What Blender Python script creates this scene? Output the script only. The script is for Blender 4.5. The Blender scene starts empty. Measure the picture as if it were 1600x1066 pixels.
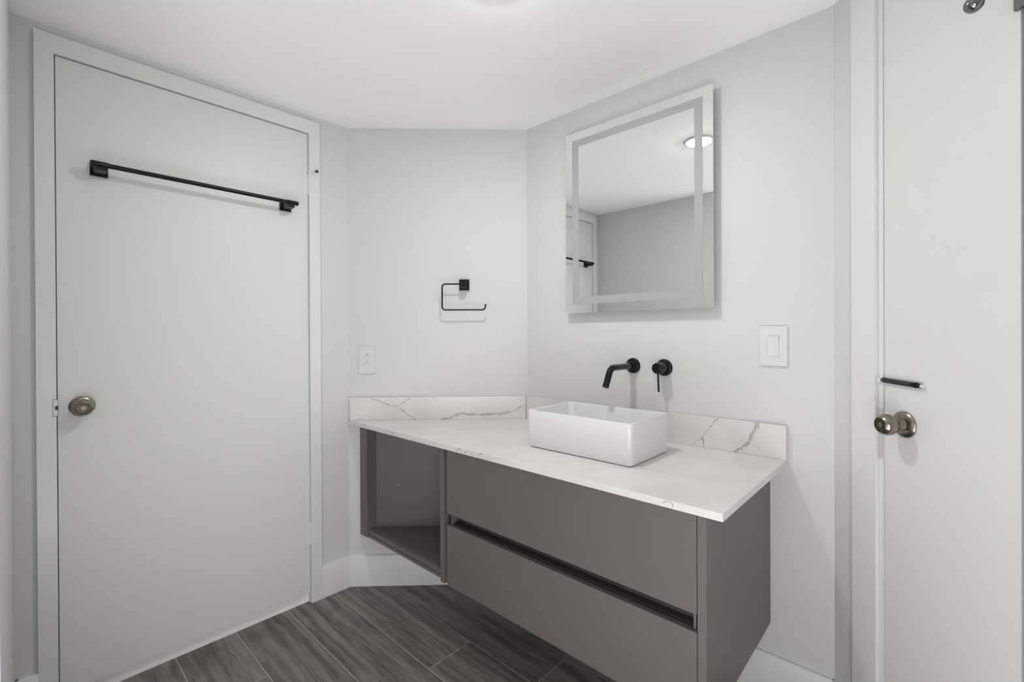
import bpy, bmesh, math
from mathutils import Vector, Matrix

# ------------------------------------------------------------------ camera
scene = bpy.context.scene
col = scene.collection
cam_data = bpy.data.cameras.new('camera')
cam = bpy.data.objects.new('camera', cam_data)
col.objects.link(cam)
cam_data.sensor_width = 36.0
cam_data.lens = 717.66 / 1600 * 36.0
cam_data.shift_x = -2.0 / 1600
cam_data.shift_y = -7.8 / 1600
cam_data.clip_start = 0.004
cam_data.clip_end = 50
cam.matrix_world = (Matrix.Translation((0, 0, 1.1834))
                    @ Matrix.Rotation(math.pi / 2 - 0.0034, 4, 'X')
                    @ Matrix.Rotation(-0.0047, 4, 'Z'))
scene.camera = cam

# ------------------------------------------------------------------ world, exposure
world = bpy.data.worlds.new('world')
scene.world = world
world.use_nodes = True
world.node_tree.nodes['Background'].inputs[0].default_value = (1, 1, 1, 1)
world.node_tree.nodes['Background'].inputs[1].default_value = 0.0
vs = scene.view_settings
vs.view_transform = 'Standard'
vs.look = 'None'
vs.gamma = 1.0
vs.use_curve_mapping = False
vs.exposure = 0.12
scene.cycles.max_bounces = 16
scene.cycles.diffuse_bounces = 10
scene.cycles.glossy_bounces = 6
scene.cycles.caustics_reflective = False
scene.cycles.caustics_refractive = False

LAMP = 225.0           # radiance of the ceiling lamp lens
UP, SIDE = 14.0, 18.0
H = 2.161              # ceiling height


def area(name, loc, target, sx, sy, power):
    d = bpy.data.lights.new(name, 'AREA')
    d.shape = 'RECTANGLE'
    d.size, d.size_y = sx, sy
    d.energy = power
    o = bpy.data.objects.new(name, d)
    col.objects.link(o)
    o.location = loc
    o.rotation_euler = (Vector(target) - Vector(loc)).to_track_quat('-Z', 'Y').to_euler()
    return o


# unseen fill lights added in the space behind the opening: a broad low source washing the ceiling, and a tall side one facing the room
area('fill_uplight', (-0.10, 0.0, 0.05), (-0.10, 0.15, 2.16), 1.3, 0.7, UP)
area('fill_side_light', (-0.14, -0.58, 0.60), (-1.10, 1.60, 0.40), 1.1, 1.1, SIDE)


# ------------------------------------------------------------------ wall frames (plan metres: x right, y away from the camera)
class Frame:
    def __init__(self, o, u, n):
        self.o, self.u, self.w = Vector((*o, 0)), Vector((*u, 0)), Vector((*n, 0))

    def p(self, u, w, z):
        return self.o + self.u * u + self.w * w + Vector((0, 0, z))


def sc(a):
    return math.sin(a), math.cos(a)


sL, cL = sc(-0.8202)
sB, cB = sc(-0.0319)
sR, cR = sc(0.7450)
C1 = (-0.7780, 2.1703)
C2 = (0.0672, 2.1972)
L = Frame(C1, (-cL, sL), (-sL, -cL))        # wall with the wide door
B = Frame(C1, (cB, -sB), (-sB, -cB))        # short corner wall
R = Frame(C2, (cR, -sR), (-sR, -cR))        # vanity wall
EE = R.p(1.214, 0, 0)
D = Frame((EE.x, EE.y), (-sB, -cB), (-cB, sB))  # wall with the narrow door
N0 = L.p(1.075, 0, 0)
sN, cN = sc(0.7450 + 0.0125)
N = Frame((N0.x, N0.y), (cN, -sN), (sN, cN))    # near wall, beside the opening
G = Frame((0, 0), (1, 0), (0, 1))

# ------------------------------------------------------------------ materials


def mat(name, base, rough=0.5, metal=0.0, spec=0.5, coat=0.0, bump=0.0, bump_scale=200.0, bump_dist=0.0006):
    m = bpy.data.materials.new(name)
    m.use_nodes = True
    nt = m.node_tree
    b = nt.nodes['Principled BSDF']
    b.inputs['Base Color'].default_value = (*base, 1)
    b.inputs['Roughness'].default_value = rough
    b.inputs['Metallic'].default_value = metal
    b.inputs['Specular IOR Level'].default_value = spec
    b.inputs['Coat Weight'].default_value = coat
    if bump:
        tc = nt.nodes.new('ShaderNodeTexCoord')
        n = nt.nodes.new('ShaderNodeTexNoise')
        n.inputs['Scale'].default_value = bump_scale
        n.inputs['Detail'].default_value = 3
        bp = nt.nodes.new('ShaderNodeBump')
        bp.inputs['Strength'].default_value = bump
        bp.inputs['Distance'].default_value = bump_dist
        nt.links.new(tc.outputs['Object'], n.inputs['Vector'])
        nt.links.new(n.outputs['Fac'], bp.inputs['Height'])
        nt.links.new(bp.outputs['Normal'], b.inputs['Normal'])
    return m


def emission(name, colour, strength):
    m = bpy.data.materials.new(name)
    m.use_nodes = True
    nt = m.node_tree
    nt.nodes.clear()
    e = nt.nodes.new('ShaderNodeEmission')
    e.inputs[0].default_value = (*colour, 1)
    e.inputs[1].default_value = strength
    o = nt.nodes.new('ShaderNodeOutputMaterial')
    nt.links.new(e.outputs[0], o.inputs[0])
    return m


class NT:
    """small helper to write node maths"""

    def __init__(self, m):
        self.nt = m.node_tree

    def new(self, t, **kw):
        n = self.nt.nodes.new(t)
        for k, v in kw.items():
            setattr(n, k, v)
        return n

    def put(self, n, i, v):
        if hasattr(v, 'is_linked') or isinstance(v, bpy.types.NodeSocket):
            self.nt.links.new(v, n.inputs[i])
        else:
            n.inputs[i].default_value = v

    def math(self, op, a, b=0.0, c=None, clamp=False):
        n = self.new('ShaderNodeMath', operation=op, use_clamp=clamp)
        self.put(n, 0, a)
        self.put(n, 1, b)
        if c is not None:
            self.put(n, 2, c)
        return n.outputs[0]

    def vmath(self, op, a, b=(0, 0, 0), scale=None):
        n = self.new('ShaderNodeVectorMath', operation=op)
        self.put(n, 0, a)
        if op not in ('LENGTH', 'SCALE'):
            self.put(n, 1, b)
        if scale is not None:
            self.put(n, 'Scale', scale)
        return n.outputs['Value'] if op in ('LENGTH', 'DOT_PRODUCT', 'DISTANCE') else n.outputs['Vector']

    def mix(self, f, a, b):
        n = self.new('ShaderNodeMix', data_type='RGBA')
        self.put(n, 0, f)
        self.put(n, 6, a)
        self.put(n, 7, b)
        return n.outputs[2]

    def noise(self, v, scale, detail=3.0, rough=0.55):
        n = self.new('ShaderNodeTexNoise')
        self.put(n, 'Vector', v)
        n.inputs['Scale'].default_value = scale
        n.inputs['Detail'].default_value = detail
        n.inputs['Roughness'].default_value = rough
        return n

    def ramp(self, v, lo, hi, a=0.0, b=1.0):
        n = self.new('ShaderNodeMapRange', interpolation_type='SMOOTHSTEP')
        self.put(n, 0, v)
        self.put(n, 1, lo)
        self.put(n, 2, hi)
        self.put(n, 3, a)
        self.put(n, 4, b)
        return n.outputs[0]


def quartz(name, veins):
    """white quartz; veins = (list of (x, y) in metres on the slab, width, strength)"""
    m = mat(name, (0.80, 0.775, 0.745), 0.22, spec=0.5)
    q = NT(m)
    bsdf = m.node_tree.nodes['Principled BSDF']
    uv = q.new('ShaderNodeUVMap').outputs[0]
    nz = q.noise(uv, 45.0, 4.0)
    off = q.vmath('SCALE', q.vmath('SUBTRACT', nz.outputs['Color'], (0.5, 0.5, 0.5)), scale=0.016)
    pos = q.vmath('MULTIPLY', q.vmath('ADD', uv, off), (1, 1, 0))
    brk = q.noise(uv, 60.0, 2.0).outputs['Fac']
    total = None
    for pts, width, strength in veins:
        dmin = None
        for a, b in zip(pts, pts[1:]):
            ba = (b[0] - a[0], b[1] - a[1], 0)
            ll = ba[0] ** 2 + ba[1] ** 2
            pa = q.vmath('SUBTRACT', pos, (a[0], a[1], 0))
            h = q.math('MULTIPLY', q.vmath('DOT_PRODUCT', pa, ba), 1 / ll, clamp=True)
            dd = q.vmath('LENGTH', q.vmath('SUBTRACT', pa, q.vmath('SCALE', ba, scale=h)))
            dmin = dd if dmin is None else q.math('MINIMUM', dmin, dd)
        wd = q.math('MULTIPLY', q.ramp(brk, 0.36, 0.66, 0.35, 1.25), width)
        f = q.math('MULTIPLY', q.ramp(q.math('DIVIDE', dmin, wd), 0.35, 1.0, 1.0, 0.0), strength)
        total = f if total is None else q.math('MAXIMUM', total, f)
    cloud = q.ramp(q.noise(uv, 5.0, 4.0).outputs['Fac'], 0.35, 0.7)
    base = q.mix(cloud, (0.68, 0.665, 0.64, 1), (0.63, 0.60, 0.575, 1))
    base = q.mix(total, base, (0.27, 0.245, 0.225, 1))
    m.node_tree.links.new(base, bsdf.inputs['Base Color'])
    return m


def floor_material():
    m = mat('wood look tile', (0.1, 0.1, 0.1), 0.38, spec=0.5)
    q = NT(m)
    bsdf = m.node_tree.nodes['Principled BSDF']
    uv = q.new('ShaderNodeUVMap').outputs[0]
    sep = q.new('ShaderNodeSeparateXYZ')
    m.node_tree.links.new(uv, sep.inputs[0])
    u, w = sep.outputs[0], sep.outputs[1]
    rw = q.math('DIVIDE', q.math('SUBTRACT', w, 0.478), 0.1975)
    row = q.math('FLOOR', rw)
    fw = q.math('SUBTRACT', rw, row)
    sh = q.math('ADD', q.math('MULTIPLY', row, -0.42), 0.117)
    sh = q.math('ADD', sh, q.math('MULTIPLY', q.math('LESS_THAN', row, -0.5), -0.095))
    sh = q.math('ADD', sh, q.math('MULTIPLY', q.math('GREATER_THAN', row, 0.5), 0.87))
    ru = q.math('DIVIDE', q.math('SUBTRACT', u, sh), 1.2)
    cl = q.math('FLOOR', ru)
    fu = q.math('SUBTRACT', ru, cl)
    dw = q.math('MULTIPLY', q.math('MINIMUM', fw, q.math('SUBTRACT', 1.0, fw)), 0.1975)
    du = q.math('MULTIPLY', q.math('MINIMUM', fu, q.math('SUBTRACT', 1.0, fu)), 1.2)
    grout = q.ramp(q.math('MINIMUM', dw, du), 0.0009, 0.0016, 1.0, 0.0)
    cb = q.new('ShaderNodeCombineXYZ')
    q.put(cb, 0, row)
    q.put(cb, 1, cl)
    wn = q.new('ShaderNodeTexWhiteNoise', noise_dimensions='3D')
    q.put(wn, 0, cb.outputs[0])
    tint = wn.outputs['Value']
    # grain runs along the planks, shifted per plank
    shift = q.vmath('SCALE', wn.outputs['Color'], scale=7.0)
    st = q.vmath('ADD', q.vmath('MULTIPLY', uv, (1.1, 20.0, 1)), shift)
    warp = q.noise(q.vmath('MULTIPLY', uv, (2.5, 6.0, 1)), 2.0, 2.0).outputs['Color']
    st = q.vmath('ADD', st, q.vmath('SCALE', warp, scale=0.6))
    g1 = q.noise(st, 1.6, 5.0, 0.62).outputs['Fac']
    fine = q.noise(q.vmath('ADD', q.vmath('MULTIPLY', uv, (7.0, 130.0, 1)), shift), 1.0, 4.0, 0.6).outputs['Fac']
    streak = q.noise(q.vmath('ADD', q.vmath('MULTIPLY', uv, (3.0, 46.0, 1)), shift), 1.0, 3.0, 0.7).outputs['Fac']
    c = q.mix(q.ramp(g1, 0.32, 0.68), (0.085, 0.075, 0.066, 1), (0.235, 0.213, 0.186, 1))
    c = q.mix(q.math('MULTIPLY', q.ramp(fine, 0.45, 0.75), 0.35), c, (0.27, 0.25, 0.225, 1))
    c = q.mix(q.math('MULTIPLY', q.ramp(streak, 0.60, 0.74), 0.55), c, (0.36, 0.335, 0.30, 1))
    c = q.mix(q.math('MULTIPLY', tint, 0.30), c, (0.055, 0.05, 0.046, 1))
    c = q.mix(grout, c, (0.42, 0.385, 0.34, 1))
    m.node_tree.links.new(c, bsdf.inputs['Base Color'])
    rr = q.ramp(g1, 0.3, 0.7, 0.48, 0.34)
    m.node_tree.links.new(rr, bsdf.inputs['Roughness'])
    hb = q.math('SUBTRACT', q.math('MULTIPLY', fine, 0.25), grout)
    bp = q.new('ShaderNodeBump')
    bp.inputs['Strength'].default_value = 0.35
    bp.inputs['Distance'].default_value = 0.0008
    m.node_tree.links.new(hb, bp.inputs['Height'])
    m.node_tree.links.new(bp.outputs['Normal'], bsdf.inputs['Normal'])
    return m


M_wall = mat('wall paint', (0.605, 0.605, 0.605), 0.55, spec=0.35, bump=0.12, bump_scale=90, bump_dist=0.0008)
M_ceil = mat('ceiling paint', (0.95, 0.95, 0.95), 0.8, spec=0.2, bump=0.1, bump_scale=90, bump_dist=0.0008)
M_trim = mat('trim enamel', (0.69, 0.69, 0.69), 0.28, spec=0.5)
M_door = mat('door enamel', (0.66, 0.66, 0.66), 0.40, spec=0.45, bump=0.08, bump_scale=30, bump_dist=0.0008)
M_gap = mat('door gap shade', (0.02, 0.02, 0.02), 0.8)  # near-black colour standing in for shade inside the door gaps
M_saddle = mat('white marble saddle', (0.90, 0.89, 0.86), 0.3)
M_taupe = mat('taupe lacquer', (0.138, 0.117, 0.109), 0.42, spec=0.4)
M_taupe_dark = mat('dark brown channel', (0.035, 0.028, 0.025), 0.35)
M_screw = mat('screw cap', (0.35, 0.31, 0.29), 0.35)
M_black = mat('matte black metal', (0.006, 0.006, 0.0065), 0.30, spec=0.28)
M_blackg = mat('satin black metal', (0.004, 0.004, 0.005), 0.12, spec=0.3)
M_nickel = mat('antique nickel', (0.29, 0.255, 0.21), 0.24, metal=1.0)
M_nickel_d = mat('dark nickel recess', (0.10, 0.085, 0.07), 0.35, metal=1.0)
M_chrome = mat('chrome', (0.22, 0.22, 0.22), 0.10, metal=1.0)
M_ceramic = mat('white glazed ceramic', (0.68, 0.68, 0.68), 0.15, spec=0.5, coat=0.2)
M_mirror = mat('silvered glass', (0.95, 0.955, 0.955), 0.0, metal=1.0)
M_frost = mat('frosted light strip', (0.36, 0.36, 0.36), 0.55, spec=0.25)
M_box = mat('white powder coated steel', (0.62, 0.62, 0.62), 0.5)
M_plastic = mat('white plastic', (0.64, 0.64, 0.64), 0.25)
M_paintmetal = mat('overpainted metal', (0.50, 0.49, 0.48), 0.35)
M_slot = mat('dark slot', (0.03, 0.03, 0.03), 0.6)
M_lens = emission('lit lamp lens', (1.0, 0.995, 0.985), LAMP)
M_rubber = mat('black rubber', (0.015, 0.015, 0.015), 0.5)
M_floor = floor_material()

V_back = [([(0.104, 0.889), (0.145, 0.876), (0.199, 0.850), (0.229, 0.848), (0.286, 0.884)], 0.0032, 0.75),
          ([(0.240, 0.842), (0.276, 0.812), (0.318, 0.782)], 0.0034, 0.75),
          ([(0.441, 0.783), (0.498, 0.798), (0.528, 0.813), (0.601, 0.805), (0.685, 0.807), (0.764, 0.814)], 0.0095, 0.62),
          ([(0.764, 0.814), (0.822, 0.848)], 0.0040, 0.8)]
V_right = [([(0.885, 0.892), (0.852, 0.849), (0.832, 0.817), (0.840, 0.780)], 0.0036, 0.75),
           ([(0.832, 0.817), (0.812, 0.801), (0.79, 0.78)], 0.0030, 0.5),
           ([(1.009, 0.893), (0.994, 0.852)], 0.0105, 0.55),
           ([(0.994, 0.852), (0.979, 0.818), (0.939, 0.782)], 0.0078, 0.62),
           ([(1.003, 0.820), (1.022, 0.795)], 0.002, 0.4)]
V_top = [([(0.80, 0.30), (0.84, 0.28), (0.895, 0.231), (0.959, 0.198), (1.06, 0.157)], 0.0028, 0.30),
         ([(0.30, 0.62), (0.489, 0.578), (0.557, 0.518), (0.607, 0.454), (0.72, 0.43)], 0.0030, 0.32),
         ([(0.74, 0.44), (0.80, 0.40), (0.85, 0.385)], 0.0042, 0.6),
         ([(0.80, 0.42), (0.898, 0.381), (1.001, 0.373), (1.09, 0.30)], 0.0024, 0.22),
         ([(0.77, 0.19), (0.808, 0.182), (0.84, 0.195)], 0.0026, 0.45),
         ([(-0.470, 0.6135), (-0.463, 0.605), (-0.449, 0.602), (-0.440, 0.607), (-0.443, 0.615)], 0.0022, 0.7),
         ([(-0.275, 0.6135), (-0.263, 0.605), (-0.240, 0.602), (-0.225, 0.607), (-0.229, 0.615)], 0.0022, 0.7),
         ([(-0.230, 0.6135), (-0.223, 0.605), (-0.209, 0.602), (-0.200, 0.607), (-0.202, 0.615)], 0.0022, 0.7),
         ([(0.186, 0.6135), (0.193, 0.605), (0.206, 0.602), (0.214, 0.607), (0.212, 0.615)], 0.0022, 0.7),
         ([(0.225, 0.6135), (0.235, 0.605), (0.253, 0.602), (0.265, 0.607), (0.262, 0.615)], 0.0022, 0.7),
         ([(0.295, 0.6135), (0.302, 0.605), (0.316, 0.602), (0.325, 0.607), (0.323, 0.615)], 0.0022, 0.7),
         ([(0.951, 0.6135), (0.958, 0.605), (0.971, 0.602), (0.979, 0.607), (0.977, 0.615)], 0.0022, 0.7)]
M_qback = quartz('veined quartz, corner strip', V_back)
M_qright = quartz('veined quartz, wall strip', V_right)
M_qtop = quartz('veined quartz, worktop', V_top)


# ------------------------------------------------------------------ mesh builder
class MB:
    def __init__(self):
        self.bm = bmesh.new()

    def _take(self, other, bevel=0.0, seg=2, smooth=False):
        if bevel:
            bmesh.ops.bevel(other, geom=[e for e in other.edges if len(e.link_faces) == 2 and e.calc_face_angle(0) > 0.5],
                            offset=bevel, segments=seg, profile=0.5, affect='EDGES', clamp_overlap=True)
        bmesh.ops.recalc_face_normals(other, faces=other.faces)
        for f in other.faces:
            f.smooth = smooth
        me = bpy.data.meshes.new('tmp')
        other.to_mesh(me)
        other.free()
        self.bm.from_mesh(me)
        bpy.data.meshes.remove(me)
        return self

    def box(self, fr, u0, u1, w0, w1, z0, z1, bevel=0.0, seg=2):
        t = bmesh.new()
        v = [t.verts.new(fr.p(u, w, z)) for z in (z0, z1) for w in (w0, w1) for u in (u0, u1)]
        for i in ((0, 1, 3, 2), (4, 5, 7, 6), (0, 1, 5, 4), (2, 3, 7, 6), (0, 2, 6, 4), (1, 3, 7, 5)):
            t.faces.new([v[k] for k in i])
        return self._take(t, bevel, seg)

    def prism(self, fr, poly, z0, z1, bevel=0.0, seg=2):
        """poly = (u, w) outline, extruded in z"""
        t = bmesh.new()
        a = [t.verts.new(fr.p(u, w, z0)) for u, w in poly]
        b = [t.verts.new(fr.p(u, w, z1)) for u, w in poly]
        n = len(poly)
        t.faces.new(a[::-1])
        t.faces.new(b)
        for i in range(n):
            t.faces.new([a[i], a[(i + 1) % n], b[(i + 1) % n], b[i]])
        return self._take(t, bevel, seg)

    def plate(self, fr, outer, inner, w0, w1, bevel=0.0):
        """ring of rectangular outline (u0,u1,z0,z1) with a rectangular hole"""
        t = bmesh.new()

        def ring(r, w):
            u0, u1, z0, z1 = r
            return [t.verts.new(fr.p(u, w, z)) for u, z in ((u0, z0), (u1, z0), (u1, z1), (u0, z1))]
        oa, ob, ia, ib = ring(outer, w0), ring(outer, w1), ring(inner, w0), ring(inner, w1)
        for i in range(4):
            j = (i + 1) % 4
            t.faces.new([oa[i], oa[j], ob[j], ob[i]])
            t.faces.new([ia[i], ia[j], ib[j], ib[i]])
            t.faces.new([oa[i], oa[j], ia[j], ia[i]])
            t.faces.new([ob[i], ob[j], ib[j], ib[i]])
        return self._take(t, bevel)

    def sweep(self, fr, u0, u1, prof):
        """profile of (w, z) points swept along u"""
        t = bmesh.new()
        a = [t.verts.new(fr.p(u0, w, z)) for w, z in prof]
        b = [t.verts.new(fr.p(u1, w, z)) for w, z in prof]
        n = len(prof)
        t.faces.new(a)
        t.faces.new(b)
        for i in range(n):
            t.faces.new([a[i], a[(i + 1) % n], b[(i + 1) % n], b[i]])
        return self._take(t)

    def lathe(self, c, axis, prof, seg=40):
        """prof = (distance along axis, radius)"""
        c, ax = Vector(c), Vector(axis).normalized()
        side = ax.orthogonal().normalized()
        up = ax.cross(side)
        t = bmesh.new()
        rings = []
        for dd, r in prof:
            if r < 1e-6:
                rings.append([t.verts.new(c + ax * dd)])
            else:
                rings.append([t.verts.new(c + ax * dd + (side * math.cos(k * 2 * math.pi / seg) + up * math.sin(k * 2 * math.pi / seg)) * r) for k in range(seg)])
        for p, q in zip(rings, rings[1:]):
            for k in range(seg):
                j = (k + 1) % seg
                if len(p) == 1 and len(q) == 1:
                    break
                if len(p) == 1:
                    t.faces.new([p[0], q[k], q[j]])
                elif len(q) == 1:
                    t.faces.new([p[k], p[j], q[0]])
                else:
                    t.faces.new([p[k], p[j], q[j], q[k]])
        for r in (rings[0], rings[-1]):
            if len(r) > 1:
                t.faces.new(r)
        self._take(t, 0, 2, True)
        return self

    def tube(self, pts, r, seg=16, radii=None):
        pts = [Vector(p) for p in pts]
        t = bmesh.new()
        rings = []
        d0 = (pts[1] - pts[0]).normalized()
        side = d0.orthogonal().normalized()
        for i, p in enumerate(pts):
            if i == 0:
                dr = pts[1] - pts[0]
            elif i == len(pts) - 1:
                dr = pts[-1] - pts[-2]
            else:
                dr = (pts[i + 1] - p).normalized() + (p - pts[i - 1]).normalized()
            dr.normalize()
            side = (side - dr * side.dot(dr)).normalized()
            up = dr.cross(side)
            rr = radii[i] if radii else r
            rings.append([t.verts.new(p + (side * math.cos(k * 2 * math.pi / seg) + up * math.sin(k * 2 * math.pi / seg)) * rr) for k in range(seg)])
        for a, b in zip(rings, rings[1:]):
            for k in range(seg):
                j = (k + 1) % seg
                t.faces.new([a[k], a[j], b[j], b[k]])
        t.faces.new(rings[0])
        t.faces.new(rings[-1])
        return self._take(t, 0, 2, True)

    def loft(self, rings, cap0=True, cap1=True, smooth=True):
        t = bmesh.new()
        rv = [[t.verts.new(p) for p in r] for r in rings]
        n = len(rv[0])
        for a, b in zip(rv, rv[1:]):
            for k in range(n):
                j = (k + 1) % n
                t.faces.new([a[k], a[j], b[j], b[k]])
        if cap0:
            t.faces.new(rv[0])
        if cap1:
            t.faces.new(rv[-1])
        return self._take(t, 0, 2, smooth)

    def build(self, name, m, parent=None, loc=None, uv=None):
        base = Vector(parent.location) if parent else None
        if parent and parent.parent:
            base = base + Vector(parent.parent.location)
        if loc is None:
            loc = base if base is not None else Vector((0, 0, 0))
        loc = Vector(loc)
        if uv:
            lay = self.bm.loops.layers.uv.new('UVMap')
            for f in self.bm.faces:
                for l in f.loops:
                    l[lay].uv = uv(l.vert.co)
        bmesh.ops.translate(self.bm, verts=self.bm.verts, vec=-loc)
        me = bpy.data.meshes.new(name)
        self.bm.to_mesh(me)
        self.bm.free()
        me.materials.append(m)
        try:
            me.set_sharp_from_angle(angle=math.radians(38))
        except Exception:
            pass
        o = bpy.data.objects.new(name, me)
        col.objects.link(o)
        if parent:
            o.parent = parent
            o.location = loc - base
        else:
            o.location = loc
        return o


def tag(o, label=None, cat=None, group=None, kind=None):
    for k, v in (('label', label), ('category', cat), ('group', group), ('kind', kind)):
        if v:
            o[k] = v
    return o


def thing(name, loc, label, cat, group=None, kind=None):
    o = bpy.data.objects.new(name, None)
    o.empty_display_size = 0.05
    col.objects.link(o)
    o.location = loc
    return tag(o, label, cat, group, kind)


def struct(o, label, cat):
    return tag(o, label, cat, kind='structure')


def frame_uv(fr, mode):
    def f(co):
        d = co - fr.o
        u, w = d.dot(fr.u), d.dot(fr.w)
        if mode == 'slab':      # the pattern runs on over the slab's edge
            return (u, w + (ZT - co.z))
        return (u, w) if mode == 'plan' else (u, co.z)
    return f


def rounded(fr, cu, cw, lu, lw, rad, z, n=8):
    """rounded rectangle ring in plan at height z"""
    out = []
    for sx, sy, a0 in ((1, 1, 0), (-1, 1, 90), (-1, -1, 180), (1, -1, 270)):
        for k in range(n + 1):
            a = math.radians(a0 + 90 * k / n)
            out.append(fr.p(cu + sx * (lu / 2 - rad) + rad * math.cos(a), cw + sy * (lw / 2 - rad) + rad * math.sin(a), z))
    return out


def arc(pts, radius, n=6):
    """round the inner corners of a polyline"""
    pts = [Vector(p) for p in pts]
    out = [pts[0]]
    for a, b, c in zip(pts, pts[1:], pts[2:]):
        d1, d2 = (a - b).normalized(), (c - b).normalized()
        ang = d1.angle(d2)
        t = min(radius / math.tan(ang / 2), (a - b).length * 0.95, (c - b).length * 0.95)
        p0, p2 = b + d1 * t, b + d2 * t
        mid = (d1 + d2).normalized()
        rr = t * math.tan(ang / 2)
        cen = b + mid * (rr / math.sin(ang / 2))
        v0, v2 = p0 - cen, p2 - cen
        for k in range(n + 1):
            s = k / n
            th = v0.angle(v2)
            v = (v0 * math.sin((1 - s) * th) + v2 * math.sin(s * th)) / math.sin(th)
            out.append(cen + v)
    out.append(pts[-1])
    return out


# ------------------------------------------------------------------ room shell
DTOP = 2.070           # top of both doors
# plan corners
P1 = N.p(0.96, 0, 0)                     # end of the near wall
P2 = N.p(0.96, -0.12, 0)
P3 = G.p(-1.05, -1.3, 0)
P4 = G.p(1.0, -1.3, 0)
P5 = D.p(2.67, 0, 0)
outline = [L.p(0, 0, 0), R.p(0, 0, 0), D.p(0, 0, 0), P5, P4, P3, P2, P1, N.p(0, 0, 0)]
cx = sum(p.x for p in outline) / len(outline)
cy = sum(p.y for p in outline) / len(outline)
grow = [((p.x - cx) * 1.06 + cx, (p.y - cy) * 1.06 + cy) for p in outline]

floor = MB().prism(G, grow, -0.1, 0.0).build('floor', M_floor, uv=frame_uv(R, 'plan'))
struct(floor, 'dark grey brown wood-look plank tile floor with thin pale grout lines', 'floor')
ceil = MB().prism(G, grow, H, H + 0.1).build('ceiling', M_ceil)
struct(ceil, 'plain white ceiling above the vanity', 'ceiling')

TW = 0.1   # wall thickness
w = MB()
w.box(L, -0.03, 0.188, -TW, 0, 0, H)
w.box(L, 0.980, 1.075 + TW, -TW, 0, 0, H)
w.box(L, 0.188, 0.980, -TW, 0, DTOP + 0.004, H)
struct(w.build('wall_left', M_wall), 'white painted wall around the wide door with the towel bar', 'wall')
lb = (Vector(C2) - Vector(C1)).length
struct(MB().box(B, -0.03, lb + 0.03, -TW, 0, 0, H).build('wall_back', M_wall),
       'short white wall with the outlet and the black open-ended ring', 'wall')
struct(MB().box(R, -0.03, 1.214 + 0.03, -TW, 0, 0, H).build('wall_right', M_wall),
       'white wall carrying the mirror, taps and light switch', 'wall')
w = MB()
w.box(D, -0.03, 0.1815, -TW, 0, 0, H)
w.box(D, 0.4985, 2.67 + TW, -TW, 0, 0, H)
w.box(D, 0.1815, 0.4985, -TW, 0, DTOP + 0.006, H)
struct(w.build('wall_side', M_wall), 'white wall around the narrow door with the round knob', 'wall')
struct(MB().box(N, -TW, 0.96, -0.12, 0, 0, H).build('wall_near', M_wall),
       'white wall at the left edge, facing the mirror', 'wall')
w = MB()
for a, b in ((P2, P3), (P3, P4), (P4, P5)):
    dv = (b - a).normalized()
    nv = Vector((-dv.y, dv.x, 0))
    if nv.dot(Vector((0, 0, 0)) - a) > 0:
        nv = -nv
    f = Frame((a.x, a.y), (dv.x, dv.y), (nv.x, nv.y))
    w.box(f, 0, (b - a).length, 0, TW, 0, H)
struct(w.build('wall_hall', M_wall), 'white wall of the space behind the opening', 'wall')

# baseboards: flat board with an eased top edge


def base_prof(t=0.014, h=0.1443):
    return [(0, 0), (t, 0), (t, h - 0.006), (t - 0.003, h - 0.001), (t - 0.006, h), (0, h)]


struct(MB().sweep(L, 0.0, 0.1385, base_prof()).build('baseboard_left', M_trim),
       'short white baseboard between the wide door and the corner', 'baseboard')
struct(MB().sweep(L, 1.0255, 1.075, base_prof()).sweep(N, 0.0, 0.96, base_prof()).build('baseboard_near', M_trim),
       'white baseboard at the left edge beside the wide door', 'baseboard')
struct(MB().sweep(B, 0.004, lb - 0.004, base_prof()).build('baseboard_back', M_trim),
       'white baseboard under the open end of the vanity', 'baseboard')
struct(MB().sweep(R, 0.004, 1.209, base_prof()).build('baseboard_right', M_trim),
       'white baseboard on the wall under the light switch', 'baseboard')
struct(MB().sweep(D, 0.004, 0.085, base_prof()).sweep(D, 0.595, 2.66, base_prof()).build('baseboard_side', M_trim),
       'white baseboard beside the narrow door', 'baseboard')

# door casings


def casing(fr, u0, u1, o0, o1, top, name, label):
    m = MB()
    t = 0.014
    m.box(fr, o0, u0, 0, t, 0, top + 0.058, 0.002)
    m.box(fr, u1, o1, 0, t, 0, top + 0.058, 0.002)
    m.box(fr, u0, u1, 0, t, top, top + 0.058, 0.002)
    # jamb lining inside the opening
    m.box(fr, u0 - 0.002, u0 + 0.0, -TW, 0.0, 0, top)
    m.box(fr, u1, u1 + 0.002, -TW, 0.0, 0, top)
    # stop behind the slab
    o = m.build(name, M_trim)
    return struct(o, label, 'door casing')


casing(L, 0.1865, 0.9815, 0.139, 1.0255, DTOP + 0.0035, 'trim_1', 'flat white casing around the wide door')
casing(D, 0.166, 0.514, 0.0857, 0.594, DTOP + 0.006, 'trim_2', 'flat white casing around the narrow door')

# white stone saddle below the wide door
struct(MB().box(L, 0.189, 0.979, -0.095, -0.012, 0.0, 0.040, 0.003).build('trim_3', M_saddle),
       'white stone saddle under the wide door', 'threshold')


# ------------------------------------------------------------------ wide door
d1 = thing('door_1', L.p(0.98, 0, 0), 'wide flat white door with a black towel bar and a bronze knob', 'door', kind='structure')
MB().box(L, 0.1902, 0.9780, -0.036, 0.0035, 0.045, 2.0703, 0.0012).build('slab', M_door, d1)
# dark strips painted in for the shade inside the open gap
MB().box(L, 0.9778, 0.9808, -0.030, -0.004, 0.03, 2.072).box(L, 0.190, 0.9808, -0.030, -0.006, 2.0706, 2.0736).build('gap_shade', M_gap, d1)


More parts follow.
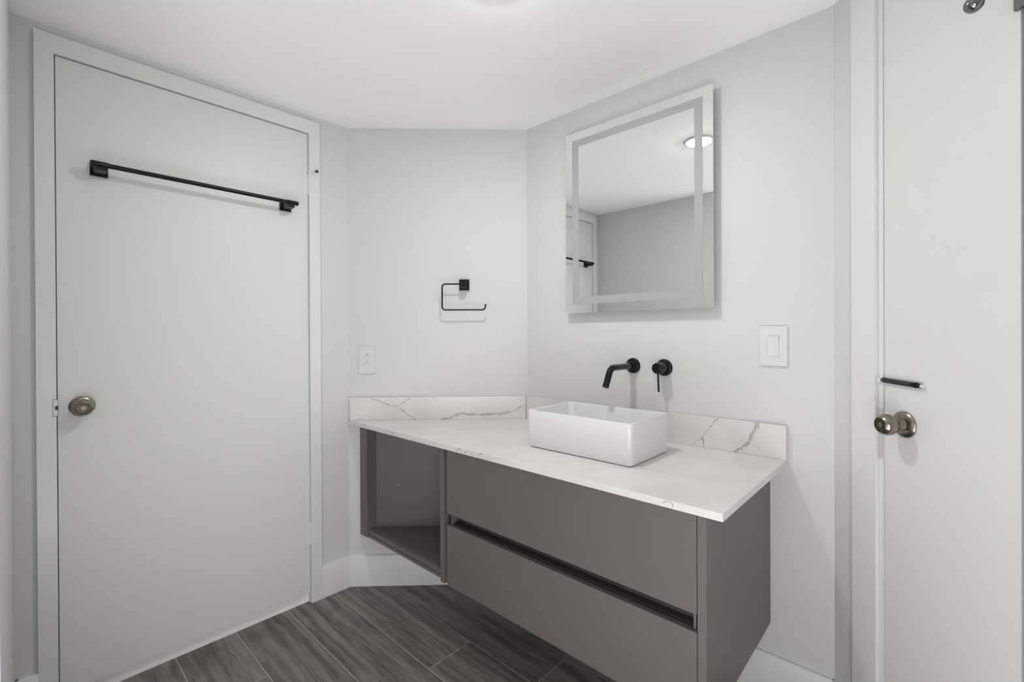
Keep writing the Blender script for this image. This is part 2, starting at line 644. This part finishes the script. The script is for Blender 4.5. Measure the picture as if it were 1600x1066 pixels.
def hinge(fr, u, z0, z1, parent):
    h = z1 - z0
    m = MB()
    for k in range(5):
        m.lathe(fr.p(u, 0.008, z0 + h * k / 5 + 0.0007), (0, 0, 1), [(0, 0.0), (0, 0.0062), (h / 5 - 0.0022, 0.0062), (h / 5 - 0.0022, 0)], 16)
    m.box(fr, u - 0.004, u + 0.026, 0.0025, 0.0048, z0, z1, 0.0006)
    o = m.build('hinge', M_trim, parent)
    MB().lathe(fr.p(u, 0.008, z1 + 0.0002), (0, 0, 1), [(0, 0), (0, 0.0066), (0.004, 0.0066), (0.007, 0.004), (0.008, 0)], 16) \
        .lathe(fr.p(u, 0.008, z0 - 0.0002), (0, 0, -1), [(0, 0), (0, 0.0066), (0.004, 0.0066), (0.007, 0.004), (0.008, 0)], 16) \
        .build('hinge_pin', M_trim, o)
    return o


hinge(L, 0.1835, 1.805, 1.893, d1)
hinge(L, 0.1835, 0.262, 0.350, d1)
# hinge-pin door stop on the upper hinge
st = MB().lathe(L.p(0.1835, 0.008, 1.9025), (0, 0, 1), [(0, 0), (0, 0.010), (0.006, 0.010), (0.006, 0)], 20) \
    .tube([L.p(0.1835, 0.010, 1.9055), L.p(0.166, 0.034, 1.9055)], 0.0042, 12).build('door_stop', M_trim, d1)
MB().tube([L.p(0.1665, 0.0335, 1.9055), L.p(0.160, 0.042, 1.9045)], 0.0055, 14).build('rubber_tip', M_rubber, st)


def knob(fr, u, z, w0, parent, out=0.062, keyed=True):
    ax = fr.w
    c = fr.p(u, w0, z)
    rose = MB().lathe(c, ax, [(0, 0), (0, 0.0325), (0.003, 0.0325), (0.006, 0.030), (0.0085, 0.024), (0.010, 0.016), (0.020, 0.0125), (0.020, 0)], 48).build('door_knob', M_nickel, parent)
    e = out
    MB().lathe(c, ax, [(0.012, 0), (0.012, 0.0125), (0.022, 0.0115), (0.027, 0.015), (0.032, 0.0215), (0.040, 0.0258), (0.049, 0.0262),
                       (e - 0.006, 0.0232), (e - 0.002, 0.0195), (e - 0.0005, 0.0175), (e - 0.0035, 0.0165), (e - 0.0035, 0)], 48).build('knob_grip', M_nickel, rose)
    f = MB().lathe(c, ax, [(e - 0.0036, 0), (e - 0.0036, 0.0158), (e - 0.0018, 0.0150), (e - 0.0016, 0.0095), (e - 0.003, 0.009), (e - 0.003, 0)], 40)
    f.build('knob_face', M_nickel_d, rose)
    m = MB()
    if keyed:
        m.lathe(c, ax, [(e - 0.003, 0), (e - 0.003, 0.0075), (e - 0.0006, 0.0072), (e - 0.0004, 0)], 28)
        a = math.radians(55)
        du, dz = math.cos(a), math.sin(a)
        q = [fr.p(u + sx * du * 0.006 - sy * dz * 0.0011, w0 + ww, z + sx * dz * 0.006 + sy * du * 0.0011)
             for ww in (e - 0.0008, e + 0.0028) for sx, sy in ((-1, -1), (1, -1), (1, 1), (-1, 1))]
        m.loft([q[:4], q[4:]], smooth=False)
        m.build('turn_button', M_nickel, rose)
    else:
        m.lathe(c, ax, [(e - 0.003, 0), (e - 0.003, 0.0072), (e - 0.0012, 0.0068), (e - 0.0012, 0.0016), (e - 0.0028, 0.0014), (e - 0.0028, 0)], 28)
        m.build('release_button', M_nickel, rose)
    return rose


knob(L, 0.9215, 0.957, 0.0035, d1, 0.062, True)
# latch plate with its dark tongue at the door edge
lp = MB().box(L, 0.979, 0.9898, 0.005, 0.0148, 0.932, 0.987, 0.004, 4).build('strike_plate', M_nickel_d, d1)
MB().box(L, 0.9793, 0.9888, 0.006, 0.0153, 0.934, 0.985, 0.0035, 4).build('plate_face', M_trim, lp)
MB().box(L, 0.9775, 0.9845, 0.006, 0.0165, 0.953, 0.965, 0.002).build('latch_tongue', M_slot, lp)

# towel bar on the wide door
tb = thing('towel_bar', L.p(0.57, 0.0035, 1.72), 'long straight black towel bar on square posts across the wide white door', 'towel bar')
W0 = 0.0035
for uc in (0.877, 0.286):
    pl = MB().box(L, uc - 0.0225, uc + 0.0225, W0, W0 + 0.009, 1.7125, 1.7575, 0.0015).build('mounting_plate', M_black, tb)
    MB().box(L, uc - 0.015, uc + 0.015, W0 + 0.008, W0 + 0.064, 1.7185, 1.7445, 0.002).build('post', M_black, pl)
zb = 1.7385
wb = 0.064
MB().tube([L.p(0.8995, wb, zb), L.p(0.259, wb, zb)], 0.0079, 20).build('bar', M_black, tb)
for a, b in ((0.9025, 0.857), (0.302, 0.2555)):
    MB().lathe(L.p(a, wb, zb), L.u * (-1), [(0, 0), (0, 0.0080), (0.0015, 0.0095), (a - b - 0.002, 0.0095), (a - b, 0.0082), (a - b, 0)], 24).build('end_sleeve', M_black, tb)

# ------------------------------------------------------------------ narrow door
d2 = thing('door_2', D.p(0.184, 0, 0), 'narrow flat white door at the right edge with a bronze knob', 'door', kind='structure')
MB().box(D, 0.1835, 0.4945, -0.036, 0.003, 0.012, DTOP, 0.0012).build('slab', M_door, d2)
MB().box(D, 0.1805, 0.1829, -0.03, -0.003, 0.012, DTOP).box(D, 0.4948, 0.4984, -0.03, -0.004, 0.012, DTOP).build('gap_shade', M_gap, d2)  # dark strips stand in for the shade in the gaps at both edges
MB().box(D, 0.167, 0.1815, -0.03, 0.0045, 0.0, DTOP + 0.004, 0.0025).build('jamb_strip', M_trim, d2)
knob(D, 0.2425, 0.957, 0.003, d2, 0.064, False)
MB().box(D, 0.1685, 0.1808, 0.0042, 0.0058, 0.855, 0.986, 0.0006).build('strike_plate', M_paintmetal, d2)

# black hook latch above the knob
hl = thing('hook_latch', D.p(0.174, 0.005, 1.06), 'small black rod latch on the narrow white door, just above its knob', 'latch')
MB().lathe(D.p(0.174, 0.0045, 1.0605), D.w, [(0, 0), (0, 0.008), (0.003, 0.008), (0.008, 0.0065), (0.010, 0)], 24).build('eye', M_plastic, hl)
ra, rb = D.p(0.1825, 0.0085, 1.0612), D.p(0.2925, 0.0085, 1.0570)
MB().tube([ra, ra.lerp(rb, 0.03), ra.lerp(rb, 0.06), ra.lerp(rb, 0.80), ra.lerp(rb, 0.83), rb], 0.005, 18,
          [0.0048, 0.0060, 0.0066, 0.0062, 0.0048, 0.0042]).build('rod', M_rubber, hl)
MB().tube([ra.lerp(rb, 0.80), ra.lerp(rb, 0.9)], 0.0070, 18).tube([ra.lerp(rb, 0.93), ra.lerp(rb, 0.985)], 0.0058, 18).build('collar', M_blackg, hl)
MB().tube([rb, rb + (rb - ra).normalized() * 0.006], 0.0046, 14).build('tip', M_plastic, hl)

# chrome ball hook at the top of the narrow door
bh = thing('ball_hook', D.p(0.513, 0.003, 1.84), 'chrome ball-ended coat hook at the top right corner, high on the narrow door', 'hook')
MB().box(D, 0.4885 - 0.0, 0.535, 0.003, 0.010, 1.800, 1.866, 0.0015).build('back_plate', M_chrome, bh)
bc = D.p(0.482, 0.082, 1.8175)
MB().tube(arc([D.p(0.512, 0.008, 1.845), D.p(0.508, 0.05, 1.853), D.p(0.489, 0.079, 1.838), bc], 0.02, 8), 0.0055, 16).build('arm', M_chrome, bh)
MB().lathe(bc, (0, 0, 1), [(-0.0155 * math.cos(k * math.pi / 16), 0.0155 * math.sin(k * math.pi / 16)) for k in range(17)], 32).build('ball', M_chrome, bh)

# ------------------------------------------------------------------ vanity
ZT = 0.7832
ZU = ZT - 0.0185
WC = 0.5626
ZC = 0.2427
van = thing('vanity_cabinet', R.p(0.55, 0.28, ZC), 'wall-hung taupe vanity cabinet with two drawers and an open shelf bay', 'cabinet')
MB().box(R, 1.0205, 1.0416, 0.001, WC, ZC, ZU, 0.001).build('side_panel', M_taupe, van)
MB().box(R, 0.0425, 0.0665, 0.03, WC, ZC - 0.003, ZU, 0.001).build('partition', M_taupe, van)
MB().box(R, -0.558, -0.498, WC - 0.018, WC, ZC + 0.004, ZU, 0.001).box(R, -0.514, -0.498, WC - 0.05, WC - 0.017, ZC + 0.004, ZU, 0.0005).build('filler_panel', M_taupe, van)
# back panel of the open bay follows the corner wall


def bpt(u, off):
    """point on the corner wall pushed out by off, expressed in the vanity wall's frame, at lateral place u"""
    p = B.p(u, off, 0) - R.o
    return (p.dot(R.u), p.dot(R.w))


MB().prism(R, [bpt(0.084, 0.0165), bpt(0.84, 0.0165), bpt(0.84, 0.002), bpt(0.084, 0.002)], ZC + 0.004, ZU - 0.001).build('back_panel', M_taupe, van)
MB().lathe(B.p(0.235, 0.0166, 0.478), B.w, [(0, 0), (0, 0.0035), (0.0008, 0.003), (0.001, 0)], 16).build('screw_cap', M_screw, van)
MB().prism(R, [(-0.4975, WC - 0.006), (0.042, WC - 0.006), (0.042, 0.03), bpt(0.80, 0.0175), bpt(0.11, 0.0175)], 0.2635, 0.282, 0.0008).build('shelf', M_taupe, van)
MB().box(R, -0.4975, 0.042, WC - 0.03, WC - 0.004, ZC + 0.006, 0.2605, 0.0008).build('shelf_rail', M_taupe, van)
# closed carcass behind the drawer fronts
MB().box(R, 0.067, 1.020, 0.004, WC - 0.055, ZC + 0.003, ZU - 0.002).build('carcass', M_taupe_dark, van)
MB().box(R, 0.067, 0.0815, WC - 0.056, WC - 0.021, ZC + 0.003, ZU - 0.002).build('spacer', M_taupe_dark, van)


def drawer(z0, z1, lip):
    f = MB().box(R, 0.0838, 1.0185, WC - 0.0195, WC, z0, z1, 0.0024 if lip else 0.0009).build('drawer', M_taupe, van)
    MB().box(R, 0.095, 1.008, WC - 0.054, WC - 0.0195, z0 + 0.01, z1 - (0.03 if lip else 0.012)).build('drawer_box', M_taupe_dark, f)
    return f


drawer(0.5119, 0.7575, False)
lower = drawer(ZC, 0.4685, True)
# recessed grip channel between the drawers
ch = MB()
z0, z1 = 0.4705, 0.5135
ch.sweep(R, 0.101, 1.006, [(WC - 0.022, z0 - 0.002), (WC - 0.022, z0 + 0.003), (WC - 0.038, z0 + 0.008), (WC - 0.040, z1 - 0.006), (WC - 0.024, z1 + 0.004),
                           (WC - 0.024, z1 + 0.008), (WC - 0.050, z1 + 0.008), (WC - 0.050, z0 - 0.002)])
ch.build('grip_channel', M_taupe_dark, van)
MB().box(R, 0.0945, 0.1008, WC - 0.05, WC - 0.012, 0.4690, 0.5115, 0.0006).build('channel_end_cap', M_taupe, van)
MB().box(R, 1.0062, 1.0125, WC - 0.05, WC - 0.012, 0.4690, 0.5115, 0.0006).build('channel_end_cap', M_taupe, van)

# worktop and upstands
top = MB().prism(R, [(1.091, 0.0015), (0.002, 0.0015), (-0.600, 0.5925), (-0.6015, 0.5996), (1.091, 0.5996)], ZU, ZT, 0.0012)
tag(top.build('countertop', M_qtop, loc=R.p(0.4, 0.3, ZU), uv=frame_uv(R, 'slab')),
    'white veined quartz worktop, wedge-shaped at its left end, on the taupe vanity', 'countertop')
tag(MB().prism(B, [(0.012, 0.0015), (lb - 0.002, 0.0015), (lb - 0.010, 0.0205), (0.012, 0.0205)], ZT + 0.0004, 0.8907, 0.0009).build('backsplash', M_qback, loc=B.p(0.4, 0.01, ZT), uv=frame_uv(B, 'wall')),
    'left quartz upstand strip under the outlet, with a long thick wavy vein', 'backsplash')
tag(MB().prism(R, [(0.002, 0.0015), (1.091, 0.0015), (1.091, 0.0205), (0.010, 0.0205)], ZT + 0.0004, 0.8907, 0.0009).build('backsplash', M_qright, loc=R.p(0.5, 0.01, ZT), uv=frame_uv(R, 'wall')),
    'right quartz upstand strip behind the sink, with steep slanting veins', 'backsplash')

# vessel sink
su, sw, sl, sd, sh = 0.5665, 0.290, 0.412, 0.262, 0.131
sink = thing('vessel_sink', R.p(su, sw, ZT), 'white rectangular ceramic vessel sink on the quartz worktop', 'sink')
zs = ZT + 0.0006
rings = []
for dz, ins, rad in ((0.0, 0.008, 0.010), (0.003, 0.003, 0.013), (0.008, 0.0015, 0.015), (0.06, 0.0005, 0.015), (sh - 0.004, 0.0, 0.015), (sh - 0.001, 0.001, 0.014),
                     (sh, 0.003, 0.012), (sh, 0.006, 0.012), (sh - 0.001, 0.008, 0.011), (sh - 0.004, 0.0095, 0.014), (0.055, 0.016, 0.030), (0.034, 0.024, 0.040), (0.022, 0.045, 0.040), (0.017, 0.085, 0.030), (0.015, 0.10, 0.02)):
    rings.append(rounded(R, su, sw, sl - 2 * ins, sd - 2 * ins, rad, zs + dz, 8))
MB().loft(rings).build('basin', M_ceramic, sink)

# ------------------------------------------------------------------ taps
sp = thing('wall_spout', R.p(0.5555, 0, 1.0575), 'black wall-mounted spout with a down-turned end above the white sink', 'faucet')
c = R.p(0.5555, 0.0005, 1.0575)
MB().lathe(c, R.w, [(0, 0), (0, 0.0305), (0.004, 0.0305), (0.009, 0.0285), (0.0105, 0.026), (0.0105, 0)], 48).build('flange', M_black, sp)
MB().lathe(c, R.w, [(0.010, 0), (0.010, 0.0175), (0.026, 0.0165), (0.028, 0.0150), (0.028, 0)], 32).build('collar', M_blackg, sp)
spn = MB().tube(arc([R.p(0.5555, 0.02, 1.0575), R.p(0.5555, 0.1725, 1.0575), R.p(0.5555, 0.209, 0.990)], 0.035, 10), 0.0122, 24).build('spout', M_blackg, sp)
tipd = (R.p(0.5555, 0.209, 0.990) - R.p(0.5555, 0.1725, 1.0575)).normalized()
MB().lathe(R.p(0.5555, 0.209, 0.990), tipd, [(-0.001, 0), (-0.001, 0.0095), (0.0012, 0.009), (0.0012, 0)], 20).build('aerator', M_nickel_d, spn)

hd = thing('mixer_tap', R.p(0.684, 0, 1.056), 'black round wall mixer tap with a thin hanging lever, right of the spout', 'faucet')
c = R.p(0.684, 0.0005, 1.056)
MB().lathe(c, R.w, [(0, 0), (0, 0.032), (0.004, 0.032), (0.008, 0.030), (0.0095, 0.028), (0.0095, 0)], 48).build('flange', M_black, hd)
MB().lathe(c, R.w, [(0.009, 0), (0.009, 0.0205), (0.062, 0.0205), (0.0645, 0.0195), (0.0655, 0.0175), (0.0655, 0)], 48).build('body', M_blackg, hd)
MB().tube([R.p(0.684, 0.055, 1.040), R.p(0.684, 0.049, 0.969)], 0.0039, 14).lathe(R.p(0.684, 0.049, 0.969), (0, 0, -1), [(0, 0), (0, 0.0039), (0.0012, 0.0033), (0.0016, 0)], 14).build('lever', M_black, hd)
MB().lathe(R.p(0.672, 0.0656, 1.057), R.w, [(0, 0), (0, 0.0016), (0.0004, 0.0014), (0.0004, 0)], 12).build('indicator', M_chrome, hd)
MB().lathe(R.p(0.696, 0.0656, 1.057), R.w, [(0, 0), (0, 0.0016), (0.0004, 0.0014), (0.0004, 0)], 12).build('indicator', M_chrome, hd)

# ------------------------------------------------------------------ mirror
mi = thing('lighted_mirror', R.p(0.567, 0, 1.2735), 'square-edged frameless mirror with a frosted band inside its border', 'mirror')
MU0, MU1, MZ0, MZ1, MW = 0.2555, 0.877, 1.2735, 2.0425, 0.035
MB().box(R, MU0 + 0.045, MU1 - 0.045, 0.001, MW - 0.005, MZ0 + 0.045, MZ1 - 0.045, 0.002).build('back_box', M_box, mi)
gl = MB().box(R, MU0, MU1, MW - 0.005, MW, MZ0, MZ1).build('glass', M_mirror, mi)
o_ = (MU0 + 0.0345, MU1 - 0.035, MZ0 + 0.0365, MZ1 - 0.033)
i_ = (MU0 + 0.065, MU1 - 0.0645, MZ0 + 0.0675, MZ1 - 0.062)
MB().plate(R, o_, i_, MW - 0.0005, MW + 0.0005).build('frosted_band', M_frost, mi)

# ------------------------------------------------------------------ switch and outlet
sw_ = thing('light_switch', R.p(1.052, 0, 1.1425), 'white rocker light switch on the wall right of the taps', 'light switch')
zc = 1.1428
MB().box(R, 1.0125, 1.0925, 0.0006, 0.0065, zc - 0.0635, zc + 0.0635, 0.0026, 3).build('cover_plate', M_plastic, sw_)
MB().plate(R, (1.0345, 1.0705, zc - 0.0345, zc + 0.0345), (1.0362, 1.0688, zc - 0.0325, zc + 0.0325), 0.006, 0.0078, 0.0004).build('rocker_frame', M_plastic, sw_)
rk = MB()
rk.sweep(R, 1.0368, 1.0682, [(0.005, zc - 0.032), (0.0068, zc - 0.032), (0.0088, zc), (0.0118, zc + 0.032), (0.005, zc + 0.032)])
rk.build('rocker', M_plastic, sw_)

ou = thing('power_outlet', B.p(0.088, 0, 1.067), 'white two-socket outlet on the corner wall above the left end of the worktop', 'outlet')
zc = 1.067
MB().box(B, 0.0505, 0.1255, 0.0006, 0.0065, zc - 0.0645, zc + 0.0645, 0.0026, 3).build('cover_plate', M_plastic, ou)
rc = MB().box(B, 0.0705, 0.1055, 0.006, 0.0082, zc - 0.034, zc + 0.034, 0.0012).build('receptacle', M_plastic, ou)
sm = MB()
for k in (0.0185, -0.0145):
    sm.lathe(B.p(0.088, 0.0080, zc + k + 0.0075), B.w, [(0, 0), (0, 0.0026), (0.0005, 0.0026), (0.0005, 0)], 14)
    sm.box(B, 0.0808, 0.0822, 0.008, 0.0086, zc + k - 0.007, zc + k + 0.0005)
    sm.box(B, 0.0938, 0.0952, 0.008, 0.0086, zc + k - 0.006, zc + k + 0.0005)
sm.build('slots', M_slot, rc)
MB().box(B, 0.084, 0.092, 0.008, 0.0092, zc - 0.0005, zc + 0.0045, 0.0005).box(B, 0.084, 0.092, 0.008, 0.0092, zc - 0.007, zc - 0.002, 0.0005).build('test_button', M_plastic, rc)

# ------------------------------------------------------------------ open towel ring
tr = thing('paper_holder', B.p(0.547, 0, 1.42), 'black open-ended wire holder with a square plate on the corner wall', 'holder')
MB().box(B, 0.5225, 0.5705, 0.0006, 0.010, 1.3935, 1.4455, 0.0015).build('mounting_plate', M_black, tr)
MB().box(B, 0.5305, 0.5605, 0.009, 0.061, 1.4025, 1.4275, 0.002).build('post', M_black, tr)
wr = 0.055
MB().tube(arc([B.p(0.535, wr, 1.4185), B.p(0.4475, wr, 1.4185), B.p(0.4475, wr, 1.2985), B.p(0.6475, wr, 1.2985), B.p(0.6475, wr, 1.3255)], 0.016, 8), 0.0037, 14).build('wire_ring', M_black, tr)

# ------------------------------------------------------------------ ceiling lamp
lc = R.p(0.555, 0.765, H)
lt = thing('ceiling_light', lc, 'small round white ceiling light in front of the mirror', 'ceiling light')
MB().lathe(lc, (0, 0, -1), [(0.0003, 0.060), (0.0003, 0.074), (0.006, 0.073), (0.008, 0.069), (0.008, 0.060)], 48).build('trim_ring', M_plastic, lt)
MB().lathe(lc, (0, 0, -1), [(0.001, 0.0), (0.001, 0.0595), (0.009, 0.0595), (0.012, 0.05), (0.0135, 0.03), (0.014, 0)], 48).build('lens', M_lens, lt)
